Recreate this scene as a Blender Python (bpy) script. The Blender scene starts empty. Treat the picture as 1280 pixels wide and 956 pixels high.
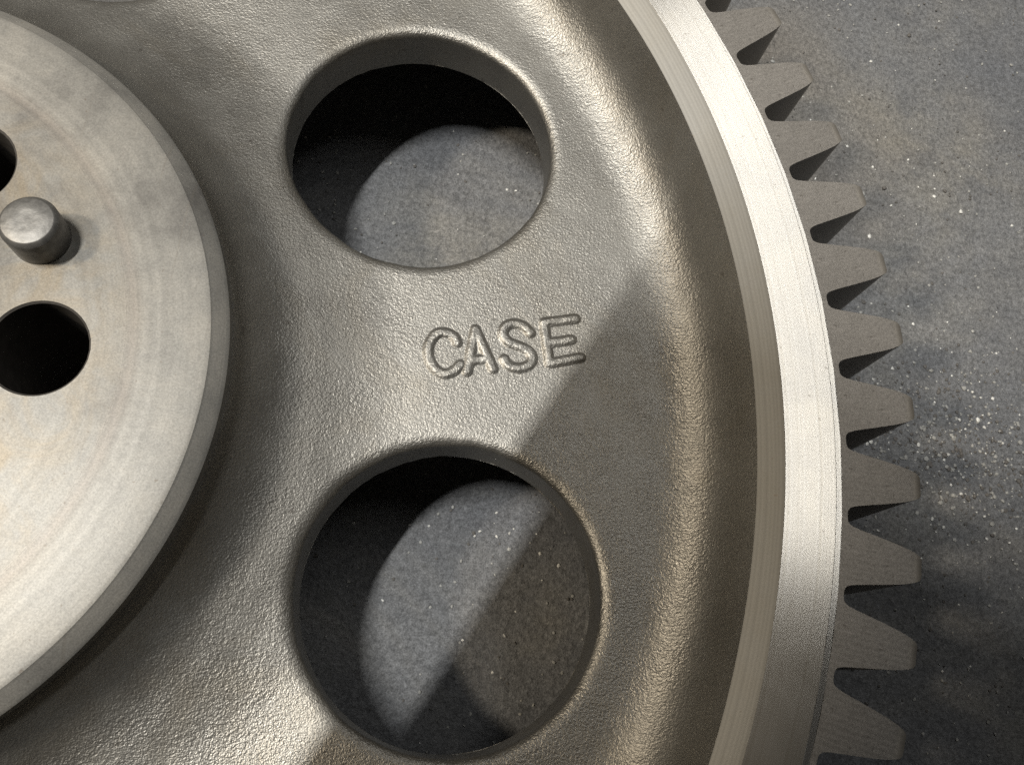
import bpy, bmesh, math, random
from mathutils import Matrix, Vector, noise as mnoise

C = bpy.context.scene.collection
scene = bpy.context.scene
PI = math.pi

# ------------------------------------------------------------------ camera
cam_d = bpy.data.cameras.new("camera")
cam_d.sensor_fit = 'HORIZONTAL'
cam_d.sensor_width = 36.0
cam_d.lens = 1.12398 * 1000 / 1280 * 36
cam_d.clip_start = 0.01
cam_d.clip_end = 50
cam = bpy.data.objects.new("camera", cam_d)
R = Matrix(((0.98807, -0.13047, -0.08181), (0.09866, 0.9442, -0.31425), (0.11825, 0.30243, 0.94581)))
cam.matrix_world = Matrix.Translation((0.1198, -0.04428, 0.18625)) @ R.to_4x4()
C.objects.link(cam)
scene.camera = cam
scene.cycles.use_denoising = False          # keep the grain of a hand-held indoor picture

# ------------------------------------------------------------------ world, exposure
w = bpy.data.worlds.new("World")
scene.world = w
w.use_nodes = True
bg = w.node_tree.nodes["Background"]
bg.inputs[0].default_value = (1.0, 0.96, 0.90, 1)
bg.inputs[1].default_value = 0.018
scene.view_settings.view_transform = 'Standard'
scene.view_settings.look = 'None'
scene.view_settings.exposure = 0.0
scene.view_settings.gamma = 1.0

# ------------------------------------------------------------------ lamps
def area(name, loc, aim, sx, sy, power, col, along=(0, 1, 0)):
    d = bpy.data.lights.new(name, 'AREA')
    d.shape = 'RECTANGLE'
    d.size = sx
    d.size_y = sy
    d.energy = power
    d.color = col
    o = bpy.data.objects.new(name, d)
    z = (Vector(loc) - Vector(aim)).normalized()      # the lamp shines along -z
    y = Vector(along)
    y = (y - z * y.dot(z)).normalized()                # its long side lies along 'along'
    x = y.cross(z)
    o.matrix_world = Matrix.Translation(loc) @ Matrix((x, y, z)).transposed().to_4x4()
    C.objects.link(o)
    return o
area("ceiling_tube", (-0.62, 0.05, 2.1), (0.14, 0.02, 0), 0.035, 0.50, 60, (1.0, 0.985, 0.935), (0.463, 0.886, 0))
area("far_ceiling_tube", (0.86, 1.06, 2.1), (0.18, 0.07, 0), 0.30, 1.60, 11.5, (1.0, 0.985, 0.94), (-0.17, 0.985, 0))
area("warm_wall_lamp", (-1.3, -0.15, 1.7), (0.14, 0.02, 0), 0.16, 0.16, 30, (1.0, 0.86, 0.66))

# ------------------------------------------------------------------ material helpers
class NT:
    def __init__(self, name):
        self.m = bpy.data.materials.new(name)
        self.m.use_nodes = True
        self.t = self.m.node_tree
        self.b = self.t.nodes["Principled BSDF"]
        self.tc = self.t.nodes.new("ShaderNodeTexCoord")
    def n(self, typ, **kw):
        x = self.t.nodes.new(typ)
        for k, v in kw.items():
            setattr(x, k, v)
        return x
    def l(self, a, b):
        self.t.links.new(a, b)
    def coord(self, scale=(1, 1, 1), rot=(0, 0, 0)):
        mp = self.n("ShaderNodeMapping")
        mp.inputs['Scale'].default_value = scale
        mp.inputs['Rotation'].default_value = rot
        self.l(self.tc.outputs['Object'], mp.inputs['Vector'])
        return mp.outputs[0]
    def noise(self, scale, detail=3, rough=0.55, vec=None, dist=0.0):
        x = self.n("ShaderNodeTexNoise")
        x.inputs['Scale'].default_value = scale
        x.inputs['Detail'].default_value = detail
        x.inputs['Roughness'].default_value = rough
        x.inputs['Distortion'].default_value = dist
        self.l(vec or self.tc.outputs['Object'], x.inputs['Vector'])
        return x
    def ramp(self, fac, stops):
        r = self.n("ShaderNodeValToRGB")
        el = r.color_ramp.elements
        while len(el) < len(stops):
            el.new(0.5)
        for e, (p, c) in zip(el, stops):
            e.position = p
            e.color = (c, c, c, 1) if isinstance(c, (int, float)) else (*c, 1)
        self.l(fac, r.inputs[0])
        return r.outputs[0]
    def mix(self, fac, a, b, mode='MIX'):
        x = self.n("ShaderNodeMix", data_type='RGBA', blend_type=mode)
        for sock, v in ((x.inputs[0], fac), (x.inputs[6], a), (x.inputs[7], b)):
            if hasattr(v, 'is_linked'):
                self.l(v, sock)
            elif isinstance(v, (int, float)):
                sock.default_value = v
            else:
                sock.default_value = (*v, 1)
        return x.outputs[2]
    def math(self, op, a, b=0.0, c=0.0):
        x = self.n("ShaderNodeMath", operation=op)
        for i, v in enumerate((a, b, c)):
            if hasattr(v, 'is_linked'):
                self.l(v, x.inputs[i])
            else:
                x.inputs[i].default_value = v
        return x.outputs[0]
    def radius(self):
        s = self.n("ShaderNodeSeparateXYZ")
        self.l(self.tc.outputs['Object'], s.inputs[0])
        return self.math('SQRT', self.math('ADD', self.math('MULTIPLY', s.outputs[0], s.outputs[0]),
                                           self.math('MULTIPLY', s.outputs[1], s.outputs[1])))
    def bump(self, h, strength, dist, normal=None):
        x = self.n("ShaderNodeBump")
        x.inputs['Strength'].default_value = strength
        x.inputs['Distance'].default_value = dist
        self.l(h, x.inputs['Height'])
        if normal:
            self.l(normal, x.inputs['Normal'])
        return x.outputs[0]
    def set(self, **kw):
        names = dict(color='Base Color', metal='Metallic', rough='Roughness', normal='Normal', aniso='Anisotropic',
                     arot='Anisotropic Rotation', tangent='Tangent', spec='Specular IOR Level')
        for k, v in kw.items():
            s = self.b.inputs[names[k]]
            if hasattr(v, 'is_linked'):
                self.l(v, s)
            elif isinstance(v, (int, float)):
                s.default_value = v
            else:
                s.default_value = (*v, 1)
        return self.m
    def radial_tangent(self):
        t = self.n("ShaderNodeTangent", direction_type='RADIAL', axis='Z')
        return t.outputs[0]

def mat_cast():
    t = NT("cast_iron_skin")
    a = t.noise(1600, 2, 0.6, dist=0.3)
    b = t.noise(3200, 2, 0.5)
    patch = t.noise(120, 3, 0.6)
    big = t.noise(45, 3, 0.6)
    h = t.math('ADD', a.outputs[0], t.math('MULTIPLY', b.outputs[0], 0.30))
    h = t.math('MULTIPLY', h, t.ramp(patch.outputs[0], [(0.3, 0.6), (0.7, 1.15)]))
    n1 = t.bump(h, 0.42, 0.00048)
    n2 = t.bump(big.outputs[0], 0.25, 0.0012, n1)
    grain = t.noise(4200, 1, 0.5)
    col = t.ramp(big.outputs[0], [(0.3, (0.188, 0.181, 0.167)), (0.7, (0.232, 0.225, 0.209))])
    col = t.mix(0.35, col, t.ramp(grain.outputs[0], [(0.3, 0.25), (0.7, 0.85)]), 'OVERLAY')
    rust = t.noise(26, 5, 0.65, vec=t.coord((1, 1, 1), (0, 0, 0.4)), dist=0.8)
    col = t.mix(t.ramp(rust.outputs[0], [(0.52, 0.0), (0.75, 0.45)]), col, (0.19, 0.165, 0.125))
    pit = t.noise(420, 2, 0.5)
    col = t.mix(t.ramp(pit.outputs[0], [(0.70, 0.0), (0.76, 0.5)]), col, (0.08, 0.07, 0.06))
    return t.set(color=col, metal=0.88, rough=t.ramp(big.outputs[0], [(0.3, 0.41), (0.7, 0.52)]), normal=n2)

def mat_machined(name, base, rough, aniso, ring_scale, ring_str, metal=0.85, stain=0.5, dent=0.06, detail=4):
    t = NT(name)
    r = t.radius()
    wob = t.noise(60, 2)
    rr = t.math('ADD', t.math('MULTIPLY', r, ring_scale), t.math('MULTIPLY', wob.outputs[0], 0.35))
    cv = t.n("ShaderNodeCombineXYZ")
    t.l(rr, cv.inputs[0])
    rn = t.noise(1.0, detail, 0.6, vec=cv.outputs[0])
    st = t.noise(38, 5, 0.62, dist=0.6)
    sp = t.noise(900, 2, 0.5)
    grain = t.noise(3500, 1)
    c = t.ramp(st.outputs[0], [(0.30, [x * (1 - 0.45 * stain) for x in (base[0], base[1] * .98, base[2] * .94)]), (0.62, base)])
    c = t.mix(0.25, c, t.ramp(rn.outputs[0], [(0.3, 0.3), (0.7, 0.7)]), 'OVERLAY')
    c = t.mix(t.ramp(sp.outputs[0], [(0.70, 0.0), (0.78, 0.45)]), c, (0.16, 0.13, 0.10))
    c = t.mix(0.10, c, t.ramp(grain.outputs[0], [(0.3, 0.2), (0.7, 0.8)]), 'OVERLAY')
    n = t.bump(rn.outputs[0], ring_str, 0.0004)
    if dent:
        n = t.bump(st.outputs[0], dent, 0.001, n)
    ro = t.math('ADD', t.math('MULTIPLY', st.outputs[0], 0.16), rough - 0.08)
    return t.set(color=c, metal=metal, rough=ro, normal=n, aniso=aniso, arot=0.25, tangent=t.radial_tangent())

def mat_tooth():
    t = NT("hobbed_steel")
    st = t.noise(70, 4, 0.6)
    grain = t.noise(3000, 1)
    c = t.ramp(st.outputs[0], [(0.3, (0.204, 0.190, 0.173)), (0.7, (0.258, 0.241, 0.221))])
    c = t.mix(0.3, c, t.ramp(grain.outputs[0], [(0.3, 0.2), (0.7, 0.8)]), 'OVERLAY')
    oi = t.n("ShaderNodeObjectInfo")
    c = t.mix(0.5, c, t.ramp(oi.outputs['Random'], [(0.0, 0.38), (1.0, 0.60)]), 'OVERLAY')
    worn = t.math('MULTIPLY', t.ramp(t.math('MULTIPLY', t.math('SUBTRACT', t.radius(), 0.2160), 300.0), [(0.30, 0.0), (0.75, 1.0)]), t.ramp(st.outputs[0], [(0.35, 0.1), (0.65, 0.8)]))
    c = t.mix(worn, c, (0.50, 0.46, 0.40))
    sp = t.noise(800, 2, 0.5)
    c = t.mix(t.ramp(sp.outputs[0], [(0.68, 0.0), (0.75, 0.5)]), c, (0.08, 0.07, 0.06))
    ln = t.n("ShaderNodeTexWave", wave_type='BANDS', bands_direction='Y')
    ln.inputs['Scale'].default_value = 260
    ln.inputs['Distortion'].default_value = 1.0
    t.l(t.tc.outputs['Object'], ln.inputs['Vector'])
    n = t.bump(ln.outputs[1], 0.03, 0.0003)
    return t.set(color=c, metal=0.85, rough=0.52, normal=n)

def mat_floor():
    t = NT("dusty_concrete")
    big = t.noise(14, 4, 0.6, dist=0.8)
    smear = t.noise(9, 5, 0.62, vec=t.coord((1.0, 2.4, 1), (0, 0, math.radians(38))), dist=0.7)
    brown = t.noise(7.5, 3, 0.5, vec=t.coord((1, 1, 1), (0, 0, 1.1)))
    mid = t.noise(85, 5, 0.68)
    fine = t.noise(750, 4, 0.75)
    grain = t.noise(2600, 2)
    c = t.ramp(big.outputs[0], [(0.30, (0.100, 0.106, 0.118)), (0.50, (0.138, 0.140, 0.144)), (0.72, (0.175, 0.169, 0.155))])
    c = t.mix(t.ramp(smear.outputs[0], [(0.36, 0.6), (0.54, 0.0)]), c, (0.095, 0.100, 0.112))
    c = t.mix(t.ramp(mid.outputs[0], [(0.36, 0.6), (0.52, 0.0)]), c, (0.095, 0.098, 0.105))
    c = t.mix(t.ramp(brown.outputs[0], [(0.50, 0.0), (0.68, 0.55)]), c, (0.150, 0.125, 0.090))
    c = t.mix(0.75, c, t.ramp(fine.outputs[0], [(0.3, 0.24), (0.72, 0.78)]), 'OVERLAY')
    c = t.mix(0.45, c, t.ramp(grain.outputs[0], [(0.3, 0.15), (0.7, 0.85)]), 'OVERLAY')
    n = t.bump(fine.outputs[0], 0.65, 0.0009)
    n = t.bump(mid.outputs[0], 0.5, 0.003, n)
    return t.set(color=c, rough=0.88, normal=n, spec=0.25)

def mat_hub():
    t = NT("turned_hub_steel")
    r = t.radius()
    wob = t.noise(50, 2)
    cv = t.n("ShaderNodeCombineXYZ")
    t.l(t.math('ADD', t.math('MULTIPLY', r, 420), t.math('MULTIPLY', wob.outputs[0], 0.4)), cv.inputs[0])
    rn = t.noise(1.0, 4, 0.7, vec=cv.outputs[0])
    st = t.noise(42, 7, 0.68, dist=0.15)
    oil = t.noise(75, 5, 0.62, vec=t.coord((1, 1, 1), (0, 0, 0.7)), dist=1.2)
    sp = t.noise(820, 2, 0.5)
    grain = t.noise(3300, 2)
    base = t.ramp(st.outputs[0], [(0.32, (0.125, 0.120, 0.113)), (0.48, (0.200, 0.194, 0.180)), (0.68, (0.255, 0.243, 0.220))])
    # brown oil film, thickest round the bolt circle
    ring = t.math('SUBTRACT', 1.0, t.math('MULTIPLY', t.math('ABSOLUTE', t.math('SUBTRACT', r, 0.049)), 55.0))
    film = t.math('MULTIPLY', t.math('MAXIMUM', ring, 0.0), t.ramp(oil.outputs[0], [(0.42, 0.0), (0.62, 0.85)]))
    c = t.mix(t.math('MULTIPLY', film, 0.75), base, (0.215, 0.175, 0.120))
    edge = t.math('SUBTRACT', 1.0, t.math('MULTIPLY', t.math('ABSOLUTE', t.math('SUBTRACT', r, 0.0632)), 520.0))
    c = t.mix(t.math('MULTIPLY', t.math('MAXIMUM', edge, 0.0), 0.40), c, (0.19, 0.165, 0.145))
    c = t.mix(0.35, c, t.ramp(rn.outputs[0], [(0.3, 0.3), (0.7, 0.7)]), 'OVERLAY')
    for rot, sc_, lo in ((0.5, (900, 14, 1), 0.74), (2.0, (1100, 20, 1), 0.75), (-0.6, (700, 11, 1), 0.76)):
        scr = t.noise(1.0, 1, 0.4, vec=t.coord(sc_, (0, 0, rot)))
        c = t.mix(t.ramp(scr.outputs[0], [(lo - 0.02, 0.0), (lo + 0.04, 0.30)]), c, (0.16, 0.145, 0.125))
    c = t.mix(t.ramp(sp.outputs[0], [(0.69, 0.0), (0.76, 0.6)]), c, (0.12, 0.10, 0.08))
    c = t.mix(0.30, c, t.ramp(grain.outputs[0], [(0.3, 0.2), (0.7, 0.8)]), 'OVERLAY')
    n = t.bump(rn.outputs[0], 0.10, 0.0004)
    n = t.bump(st.outputs[0], 0.05, 0.001, n)
    ro = t.math('ADD', t.math('MULTIPLY', st.outputs[0], 0.2), 0.40)
    return t.set(color=c, metal=0.40, rough=ro, normal=n, aniso=0.6, arot=0.25, tangent=t.radial_tangent())

def mat_plain(name, col, rough=0.7, metal=0.0, nscale=400, bumpd=0.0003, var=0.25):
    t = NT(name)
    a = t.noise(nscale, 3, 0.6)
    c = t.ramp(a.outputs[0], [(0.3, [x * (1 - var) for x in col]), (0.7, [min(1, x * (1 + var)) for x in col])])
    return t.set(color=c, rough=rough, metal=metal, normal=t.bump(a.outputs[0], 0.3, bumpd))

M_CAST = mat_cast()
M_HUB = mat_hub()
M_RIM = mat_machined("turned_rim_steel", (0.62, 0.60, 0.565), 0.28, 0.84, 1500, 0.03, metal=0.88, stain=0.10, dent=0, detail=0)
M_CONE = mat_machined("rough_turned_steel", (0.205, 0.203, 0.195), 0.55, 0.4, 1900, 0.09, metal=0.7, stain=0.25, dent=0, detail=0)
M_TOOTH = mat_tooth()
M_PIN = mat_plain("pin_steel", (0.150, 0.146, 0.139), 0.50, 0.7, 700, 0.0002)
M_FLOOR = mat_floor()
M_BORE = mat_plain("dark_bore", (0.06, 0.055, 0.05), 0.6, 0.3)  # bolt hole walls set darker than the hub face

# ------------------------------------------------------------------ mesh helpers
def finish(bm, name, mat, parent=None, angle=35, smooth=True):
    me = bpy.data.meshes.new(name)
    bm.normal_update()
    bm.to_mesh(me)
    bm.free()
    for m in (mat if isinstance(mat, (list, tuple)) else [mat]):
        me.materials.append(m)
    if smooth:
        for p in me.polygons:
            p.use_smooth = True
        me.set_sharp_from_angle(angle=math.radians(angle))
    o = bpy.data.objects.new(name, me)
    C.objects.link(o)
    if parent:
        o.parent = parent
    return o

def lathe(bm, prof, seg=480, mi=0):
    rings = []
    for r, z in prof:
        rings.append([bm.verts.new((r * math.cos(2 * PI * i / seg), r * math.sin(2 * PI * i / seg), z)) for i in range(seg)])
    for a, b in zip(rings, rings[1:]):
        for i in range(seg):
            j = (i + 1) % seg
            f = bm.faces.new((a[i], b[i], b[j], a[j]))
            f.material_index = mi
    return rings

def holed_ring(bm, r0, r1, angles, rb, prof, zt, steps, n=112, mi=0, mi_hole=0, ragged=0.0):
    """Flat ring r0..r1 at height zt pierced by round holes; prof is the hole's edge
    (radius, z) from the deepest point up to the flat top."""
    k = len(angles)
    for q in range(k):
        a = angles[q]
        nx = angles[(q + 1) % k] + (2 * PI if q == k - 1 else 0)
        pv = angles[q - 1] - (2 * PI if q == 0 else 0)
        lo, hi = (pv + a) / 2, (nx + a) / 2
        cx, cy = rb * math.cos(a), rb * math.sin(a)
        rows = []
        per = []
        m = n // 4
        for i in range(m):
            per.append((r1, lo + (hi - lo) * i / m))
        for i in range(m):
            per.append((r1 + (r0 - r1) * i / m, hi))
        for i in range(m):
            per.append((r0, hi + (lo - hi) * i / m))
        for i in range(m):
            per.append((r0 + (r1 - r0) * i / m, lo))
        B = [(r * math.cos(t), r * math.sin(t)) for r, t in per]
        th = [math.atan2(y - cy, x - cx) for x, y in B]
        def rag(t, hz):
            p = Vector((math.cos(t), math.sin(t), q * 3.0))
            return ragged * (mnoise.noise(p * 3.5 + Vector((0, 0, hz * 300))) + 0.6 * mnoise.noise(p * 15 + Vector((0, 0, hz * 150))))
        for hr, hz in prof:
            rows.append([bm.verts.new((cx + (hr + rag(t, hz)) * math.cos(t), cy + (hr + rag(t, hz)) * math.sin(t), hz)) for t in th])
        hr = prof[-1][0]
        for s in range(1, steps + 1):
            u = s / steps
            rows.append([bm.verts.new(((cx + hr * math.cos(t)) * (1 - u) + x * u, (cy + hr * math.sin(t)) * (1 - u) + y * u, zt))
                         for t, (x, y) in zip(th, B)])
        for ri, (ra, rb_) in enumerate(zip(rows, rows[1:])):
            for i in range(len(B)):
                j = (i + 1) % len(B)
                f = bm.faces.new((ra[i], rb_[i], rb_[j], ra[j]))
                f.material_index = mi_hole if ri < len(prof) - 1 else mi

# ------------------------------------------------------------------ floor
ZF = -0.040
bm = bmesh.new()
nx = 120
def fz(x, y):
    v = Vector((x * 22, y * 22, 0.3))
    return ZF - 0.0004 + 0.0008 * mnoise.noise(v) + 0.0004 * mnoise.noise(v * 3.1) - 0.0009
vs = [[bm.verts.new((-1.5 + 3.0 * i / nx, -1.5 + 3.0 * j / nx, 0)) for j in range(nx + 1)] for i in range(nx + 1)]
for i in range(nx + 1):
    for j in range(nx + 1):
        v = vs[i][j]
        # finer sampling near the gear
        sx = v.co.x / 1.5
        sy = v.co.y / 1.5
        v.co.x = 1.5 * (0.35 * sx + 0.65 * sx ** 3)
        v.co.y = 1.5 * (0.35 * sy + 0.65 * sy ** 3)
        v.co.z = fz(v.co.x, v.co.y)
for i in range(nx):
    for j in range(nx):
        bm.faces.new((vs[i][j], vs[i + 1][j], vs[i + 1][j + 1], vs[i][j + 1]))
floor = finish(bm, "floor", M_FLOOR, angle=180)
floor['kind'] = 'structure'

# ------------------------------------------------------------------ gear
ZB = ZF + 0.0004
gear = bpy.data.objects.new("gear", None)
gear.empty_display_size = 0.05
C.objects.link(gear)
gear['label'] = "large grey spur gear with round lightening holes lying flat on the concrete floor"
gear['category'] = "gear"

# web: the cast disc between hub and rim
A1, A2 = 0.5938, -0.2209
A0 = A1 + 0.80
rest = (2 * PI + A2 - A0) / 6
hole_angles = [A2, A1, A0] + [A0 + rest * i for i in range(1, 6)]
RB, RH = 0.1311, 0.0310
WT = -0.0115
R_IN, R_OUT = 0.0965, 0.1680
bm = bmesh.new()
hp = [(RH, WT), (RH, -0.0020)]
for i in range(1, 10):
    u = i / 9 * PI / 2
    hp.append((RH + 0.0030 * (1 - math.cos(u)) ** 1.15, -0.0020 + 0.0020 * math.sin(u)))
holed_ring(bm, R_IN, R_OUT, hole_angles, RB, hp, 0.0, 10, n=192, ragged=0.00022)
# underside of the web
bm2 = [(RH, WT)]
holed_ring(bm, R_IN, R_OUT, hole_angles, RB, bm2, WT, 4, n=144)
# cast fillet up to the hub and up to the rim
for v in bm.verts:                                   # the top swells gently towards the hub
    r = v.co.xy.length
    if v.co.z > -0.005 and r < 0.1145:
        v.co.z += 0.0030 * ((0.1145 - r) / 0.018) ** 2
lathe(bm, [(0.0785, 0.0168), (0.0800, 0.0163), (0.0813, 0.0140), (0.0828, 0.0116), (0.0847, 0.0093), (0.0872, 0.0071), (0.0900, 0.0053), (0.0932, 0.0040), (R_IN, 0.0030)])
lathe(bm, [(R_OUT, 0.0), (0.1700, 0.0), (0.1725, 0.0004), (0.1750, 0.0012), (0.1771, 0.0023), (0.1789, 0.0037), (0.1804, 0.0053), (0.1816, 0.0072), (0.1825, 0.0093),
           (0.1832, 0.0115), (0.1838, 0.0136), (0.1844, 0.0156), (0.1850, 0.01725)])
lathe(bm, [(0.0785, -0.030), (0.0800, -0.030), (0.083, -0.020), (0.090, -0.0135), (R_IN, WT)])
lathe(bm, [(R_OUT, WT), (0.172, -0.0145), (0.181, -0.022), (0.1850, -0.030)])
web = finish(bm, "web", M_CAST, gear, angle=50)

# hub flange with bolt holes
ZH = 0.0220
bolt = [math.radians(x) for x in (6.1, 59.0, 110, 160, 211, 262, 313)]
bm = bmesh.new()
hr = 0.0089
holed_ring(bm, 0.036, 0.062, bolt, 0.0468, [(hr, -0.030), (hr, ZH - 0.0004), (hr + 0.0004, ZH)], ZH, 5, n=72, mi=0, mi_hole=1)
lathe(bm, [(0.030, -0.030), (0.030, ZH - 0.001), (0.031, ZH), (0.036, ZH)], 256)
lathe(bm, [(0.062, ZH), (0.0624, ZH), (0.0629, ZH - 0.00010), (0.0636, ZH - 0.00010), (0.0641, ZH - 0.00003), (0.0764, ZH - 0.00003), (0.0772, ZH - 0.0004), (0.0776, ZH - 0.0009),
           (0.0796, 0.0197), (0.0802, 0.0188), (0.0802, 0.0138), (0.0790, 0.0132)], 480)
lathe(bm, [(0.0802, -0.0300), (0.0802, -0.0388), (0.030, -0.0388), (0.030, -0.030)], 128)
bmesh.ops.remove_doubles(bm, verts=bm.verts, dist=1e-6)
hub = finish(bm, "hub", [M_HUB, M_BORE], gear, angle=25)

# dowel pin standing in the hub
bm = bmesh.new()
pr = 0.0054
rings = lathe(bm, [(pr, -0.010), (pr, 0.0), (pr, 0.0063), (pr - 0.0001, 0.0066), (pr - 0.0007, 0.0073), (pr - 0.0009, 0.0074), (0.0022, 0.00745)], 64)
bm.faces.new(rings[-1])
pin = finish(bm, "dowel_pin", M_PIN, hub, angle=30)
pin.location = (0.0418, 0.0265, ZH)

# machined rim ring
RO = 0.2024
bm = bmesh.new()
lathe(bm, [(0.1850, 0.0173), (0.1894, 0.0205)], 720, 1)
lathe(bm, [(0.1894, 0.0205), (0.1895, 0.0206), (0.1998, 0.0206), (0.2000, 0.0204), (0.2002, 0.0178), (RO, 0.0178), (RO, ZB), (0.1850, ZB), (0.1850, -0.030)], 720)
bmesh.ops.remove_doubles(bm, verts=bm.verts, dist=1e-6)
rim = finish(bm, "rim", [M_RIM, M_CONE], gear, angle=25)

# teeth: one pitch sector each
NT_ = 83
hpch = PI / NT_
gaps = [(0.2036, 0.0), (0.20362, 0.8), (0.2038, 1.32), (0.2042, 1.72), (0.2049, 2.05), (0.2060, 2.36), (0.2076, 2.72), (0.2097, 3.18), (0.2121, 3.72), (0.2146, 4.32), (0.2166, 4.90), (0.2178, 5.40), (0.2186, 5.80), (0.2190, 6.15), (0.2192, 6.60)]   # root to tip: radius, half gap in mm
flank = [(RO, hpch)] + [(r, hpch - g / 1000 / r) for r, g in gaps]
ZT = 0.0178
def tooth_mesh():
    bm = bmesh.new()
    rows = []
    for r, a in flank:
        zt = ZT - (0.0 if r < 0.2182 else (r - 0.2182) * 0.4)
        row = []
        for s in (-1, 1):
            x, y = r * math.cos(s * a), r * math.sin(s * a)
            row.append((bm.verts.new((x, y, zt)), bm.verts.new((x, y, ZB))))
        rows.append(row)
    for p, q in zip(rows, rows[1:]):
        (pl, plb), (pr_, prb) = p
        (ql, qlb), (qr, qrb) = q
        bm.faces.new((pl, ql, qr, pr_))
        bm.faces.new((plb, prb, qrb, qlb))
        if abs(pl.co.xy.length - RO) > 1e-6:
            bm.faces.new((pl, plb, qlb, ql))
            bm.faces.new((pr_, qr, qrb, prb))
    (l, lb), (r_, rb_) = rows[-1]
    bm.faces.new((l, lb, rb_, r_))
    return bm
PH = 0.1565
for i in range(NT_):
    if i == 0:
        tooth0 = finish(tooth_mesh(), "tooth", M_TOOTH, gear, angle=40)
        t = tooth0
    else:
        t = tooth0.copy()
        C.objects.link(t)
        t.parent = gear
    t.rotation_euler = (0, 0, PH + 2 * PI * i / NT_)

# raised cast letters C A S E
STROKES = {
 'C': [[(0.12293, 0.02506), (0.12194, 0.02643), (0.1202, 0.02698), (0.11857, 0.02674), (0.11725, 0.02499), (0.11683, 0.0225), (0.11756, 0.01997), (0.11925, 0.01803), (0.12116, 0.01752), (0.12309, 0.01857), (0.12422, 0.02013)]],
 'A': [[(0.12587, 0.01874), (0.12657, 0.02871)], [(0.12657, 0.02871), (0.13148, 0.0201)], [(0.1264, 0.02131), (0.13011, 0.02241)]],
 'S': [[(0.13884, 0.02969), (0.137, 0.03115), (0.13486, 0.03138), (0.13314, 0.03031), (0.13283, 0.02837), (0.13426, 0.02678), (0.13685, 0.02617), (0.13905, 0.02523), (0.13988, 0.02357), (0.13903, 0.0219), (0.13693, 0.02104), (0.1348, 0.02144), (0.13363, 0.02269)]],
 'E': [[(0.14169, 0.03261), (0.14367, 0.02313)], [(0.14169, 0.03261), (0.1487, 0.03456)], [(0.14284, 0.02779), (0.14825, 0.02943)], [(0.14367, 0.02313), (0.15056, 0.02544)]],
}
def catmull(p):
    if len(p) < 3:
        return p
    out = []
    q = [p[0]] + p + [p[-1]]
    for i in range(1, len(q) - 2):
        for s in range(5):
            t = s / 5
            pt = []
            for k in (0, 1):
                a, b, c, d = q[i - 1][k], q[i][k], q[i + 1][k], q[i + 2][k]
                pt.append(0.5 * (2 * b + (c - a) * t + (2 * a - 5 * b + 4 * c - d) * t * t + (3 * b - a - 3 * c + d) * t ** 3))
            out.append(tuple(pt))
    return out + [p[-1]]
def seg_d(x, y, a, b):
    dx, dy = b[0] - a[0], b[1] - a[1]
    t = max(0, min(1, ((x - a[0]) * dx + (y - a[1]) * dy) / (dx * dx + dy * dy + 1e-15)))
    return math.hypot(x - a[0] - t * dx, y - a[1] - t * dy)
for ch, strokes in STROKES.items():
    segs = []
    for s in strokes:
        s = catmull(s)
        segs += list(zip(s, s[1:]))
    xs = [p[0] for s in segs for p in s]
    ys = [p[1] for s in segs for p in s]
    m, st = 0.0018, 0.00022
    x0, y0 = min(xs) - m, min(ys) - m
    ni, nj = int((max(xs) + m - x0) / st) + 1, int((max(ys) + m - y0) / st) + 1
    bm = bmesh.new()
    g = {}
    for i in range(ni):
        for j in range(nj):
            x, y = x0 + i * st, y0 + j * st
            d = min(seg_d(x, y, a, b) for a, b in segs)
            if d > 0.0018:
                continue
            u = max(0.0, min(1.0, (0.00160 - d) / 0.00125))
            wob = 1 + 0.30 * mnoise.noise(Vector((x * 500, y * 500, 1.7)))
            g[i, j] = bm.verts.new((x, y, -0.00006 + 0.00056 * wob * u * u * (3 - 2 * u)))
    for (i, j), v in g.items():
        if (i + 1, j) in g and (i + 1, j + 1) in g and (i, j + 1) in g:
            bm.faces.new((v, g[i + 1, j], g[i + 1, j + 1], g[i, j + 1]))
    finish(bm, "letter", M_CAST, web, angle=180)

# ------------------------------------------------------------------ grit on the floor
rng = random.Random(4)
M_WHITE = mat_plain("pale_grit", (0.52, 0.52, 0.50), 0.45)
M_GREY = mat_plain("grey_grit", (0.26, 0.26, 0.25), 0.7)
M_DARK = mat_plain("dark_grit", (0.09, 0.085, 0.08), 0.8)
def ico():
    b = bmesh.new()
    bmesh.ops.create_icosphere(b, subdivisions=1, radius=1.0)
    vv = [v.co.copy() for v in b.verts]
    ff = [tuple(v.index for v in f.verts) for f in b.faces]
    b.free()
    return vv, ff
ICO_V, ICO_F = ico()
def stone(verts, faces, mis, x, y, z, s, mi, rg):
    sc = (s * rg.uniform(.7, 1.3), s * rg.uniform(.7, 1.3), s * rg.uniform(.45, .8))
    a = rg.uniform(0, 6.28)
    ca, sa = math.cos(a), math.sin(a)
    n0 = len(verts)
    for v in ICO_V:
        k = rg.uniform(.75, 1.2)
        px, py, pz = v.x * sc[0] * k, v.y * sc[1] * k, v.z * sc[2] * k
        verts.append((x + ca * px - sa * py, y + sa * px + ca * py, z + pz + sc[2] * 0.5))
    for f in ICO_F:
        faces.append(tuple(i + n0 for i in f))
        mis.append(mi)
def stones(name, items, mats, rg, smooth=False):
    V, F, I = [], [], []
    for it in items:
        stone(V, F, I, *it, rg)
    me = bpy.data.meshes.new(name)
    me.from_pydata(V, [], F)
    for m in mats:
        me.materials.append(m)
    me.polygons.foreach_set('material_index', I)
    me.polygons.foreach_set('use_smooth', [smooth] * len(F))
    o = bpy.data.objects.new(name, me)
    C.objects.link(o)
    return o
items = []
cnt = 0
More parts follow.
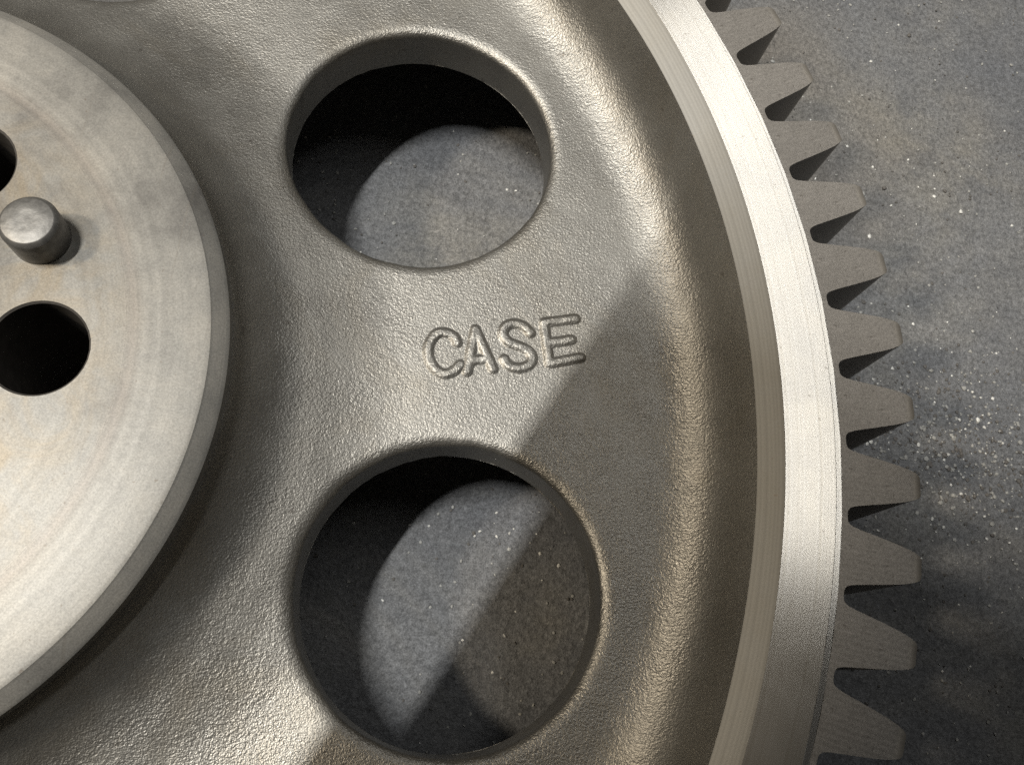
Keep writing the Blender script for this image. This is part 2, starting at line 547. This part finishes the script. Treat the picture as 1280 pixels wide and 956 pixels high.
while cnt < 4600:
    x, y = rng.uniform(0.02, 0.40), rng.uniform(-0.16, 0.26)
    r = math.hypot(x, y)
    if 0.184 < r < 0.203 or r < 0.081:
        continue
    dens = 0.45 + 0.55 * mnoise.noise(Vector((x * 30, y * 30, 5)))
    d2 = (x - 0.265) ** 2 + (y - 0.035) ** 2
    dens += 0.9 * math.exp(-d2 / 0.0012)
    if rng.random() > dens:
        continue
    k = rng.random()
    s = 0.00018 + 0.00030 * rng.random() + (0.00035 * rng.random() if rng.random() < 0.06 else 0)
    mi = 0 if k < 0.15 else (1 if k < 0.62 else 2)
    items.append((x, y, fz(x, y), s, mi))
    cnt += 1
while cnt < 5700:
    x, y = rng.gauss(0.262, 0.020), rng.gauss(0.030, 0.014)
    if math.hypot(x, y) < 0.206:
        continue
    k = rng.random()
    items.append((x, y, fz(x, y), 0.0002 + 0.0005 * rng.random() ** 2, 0 if k < 0.07 else (1 if k < 0.5 else 2)))
    cnt += 1
grit = stones("grit", items, [M_WHITE, M_GREY, M_DARK], rng)
grit['kind'] = 'stuff'

for (x, y, s, lab) in ((0.2413, 0.0915, 0.00085, "white pebble on the floor just above the tooth with the pale chip"),
                       (0.2707, 0.1046, 0.00075, "pale oval pebble lying alone on the floor right of the gear")):
    o = stones("pebble", [(0, 0, 0, s, 0)], [M_WHITE], rng)
    o.location = (x, y, fz(x, y))
    o['label'] = lab
    o['category'] = 'pebble'
    o['group'] = 'pale pebbles on the floor'

# ------------------------------------------------------------------ unseen slab added above the frame to cast the diagonal shadow
blocker = bpy.data.objects.new("shadow_blocker", None)
C.objects.link(blocker)
blocker['label'] = "unseen dark slab added over the gear to shade its lower right"
blocker['category'] = "shadow_blocker"
M_BLOCKER = mat_plain("blocker_dark", (0.03, 0.03, 0.032), 0.5)
M_BLOCKER_TOP = mat_plain("blocker_gloss", (0.01, 0.01, 0.012), 0.1)
def slab(bm, w, h, z0, z1, rad, mi=0):
    pts = []
    for cx, cy, a0 in ((w - rad, h - rad, 0), (rad, h - rad, 90), (rad, rad, 180), (w - rad, rad, 270)):
        for k in range(7):
            a = math.radians(a0 + 15 * k)
            pts.append((cx + rad * math.cos(a), cy + rad * math.sin(a)))
    lo = [bm.verts.new((x, y, z0)) for x, y in pts]
    hi = [bm.verts.new((x, y, z1)) for x, y in pts]
    bm.faces.new(hi)
    bm.faces.new(list(reversed(lo)))
    for i in range(len(pts)):
        j = (i + 1) % len(pts)
        bm.faces.new((lo[i], lo[j], hi[j], hi[i]))
TW, TH = 0.19, 0.26
bm = bmesh.new()
slab(bm, TW, TH, 0, 0.008, 0.012)
finish(bm, "blocker_body", M_BLOCKER, blocker, angle=30)
bm = bmesh.new()
slab(bm, TW - 0.008, TH - 0.008, 0.0081, 0.0088, 0.009)
o = finish(bm, "blocker_top", M_BLOCKER_TOP, blocker, angle=30)
o.location = (0.004, 0.004, 0)
# corner (0, TH) sits at K; x axis runs along u, y axis along -v
K = Vector((0.0905, 0.060, 0.207))
ang = math.atan2(-0.463, 0.886)
blocker.rotation_euler = (0, 0, ang)
blocker.location = K - Matrix.Rotation(ang, 3, 'Z') @ Vector((0, TH, 0))
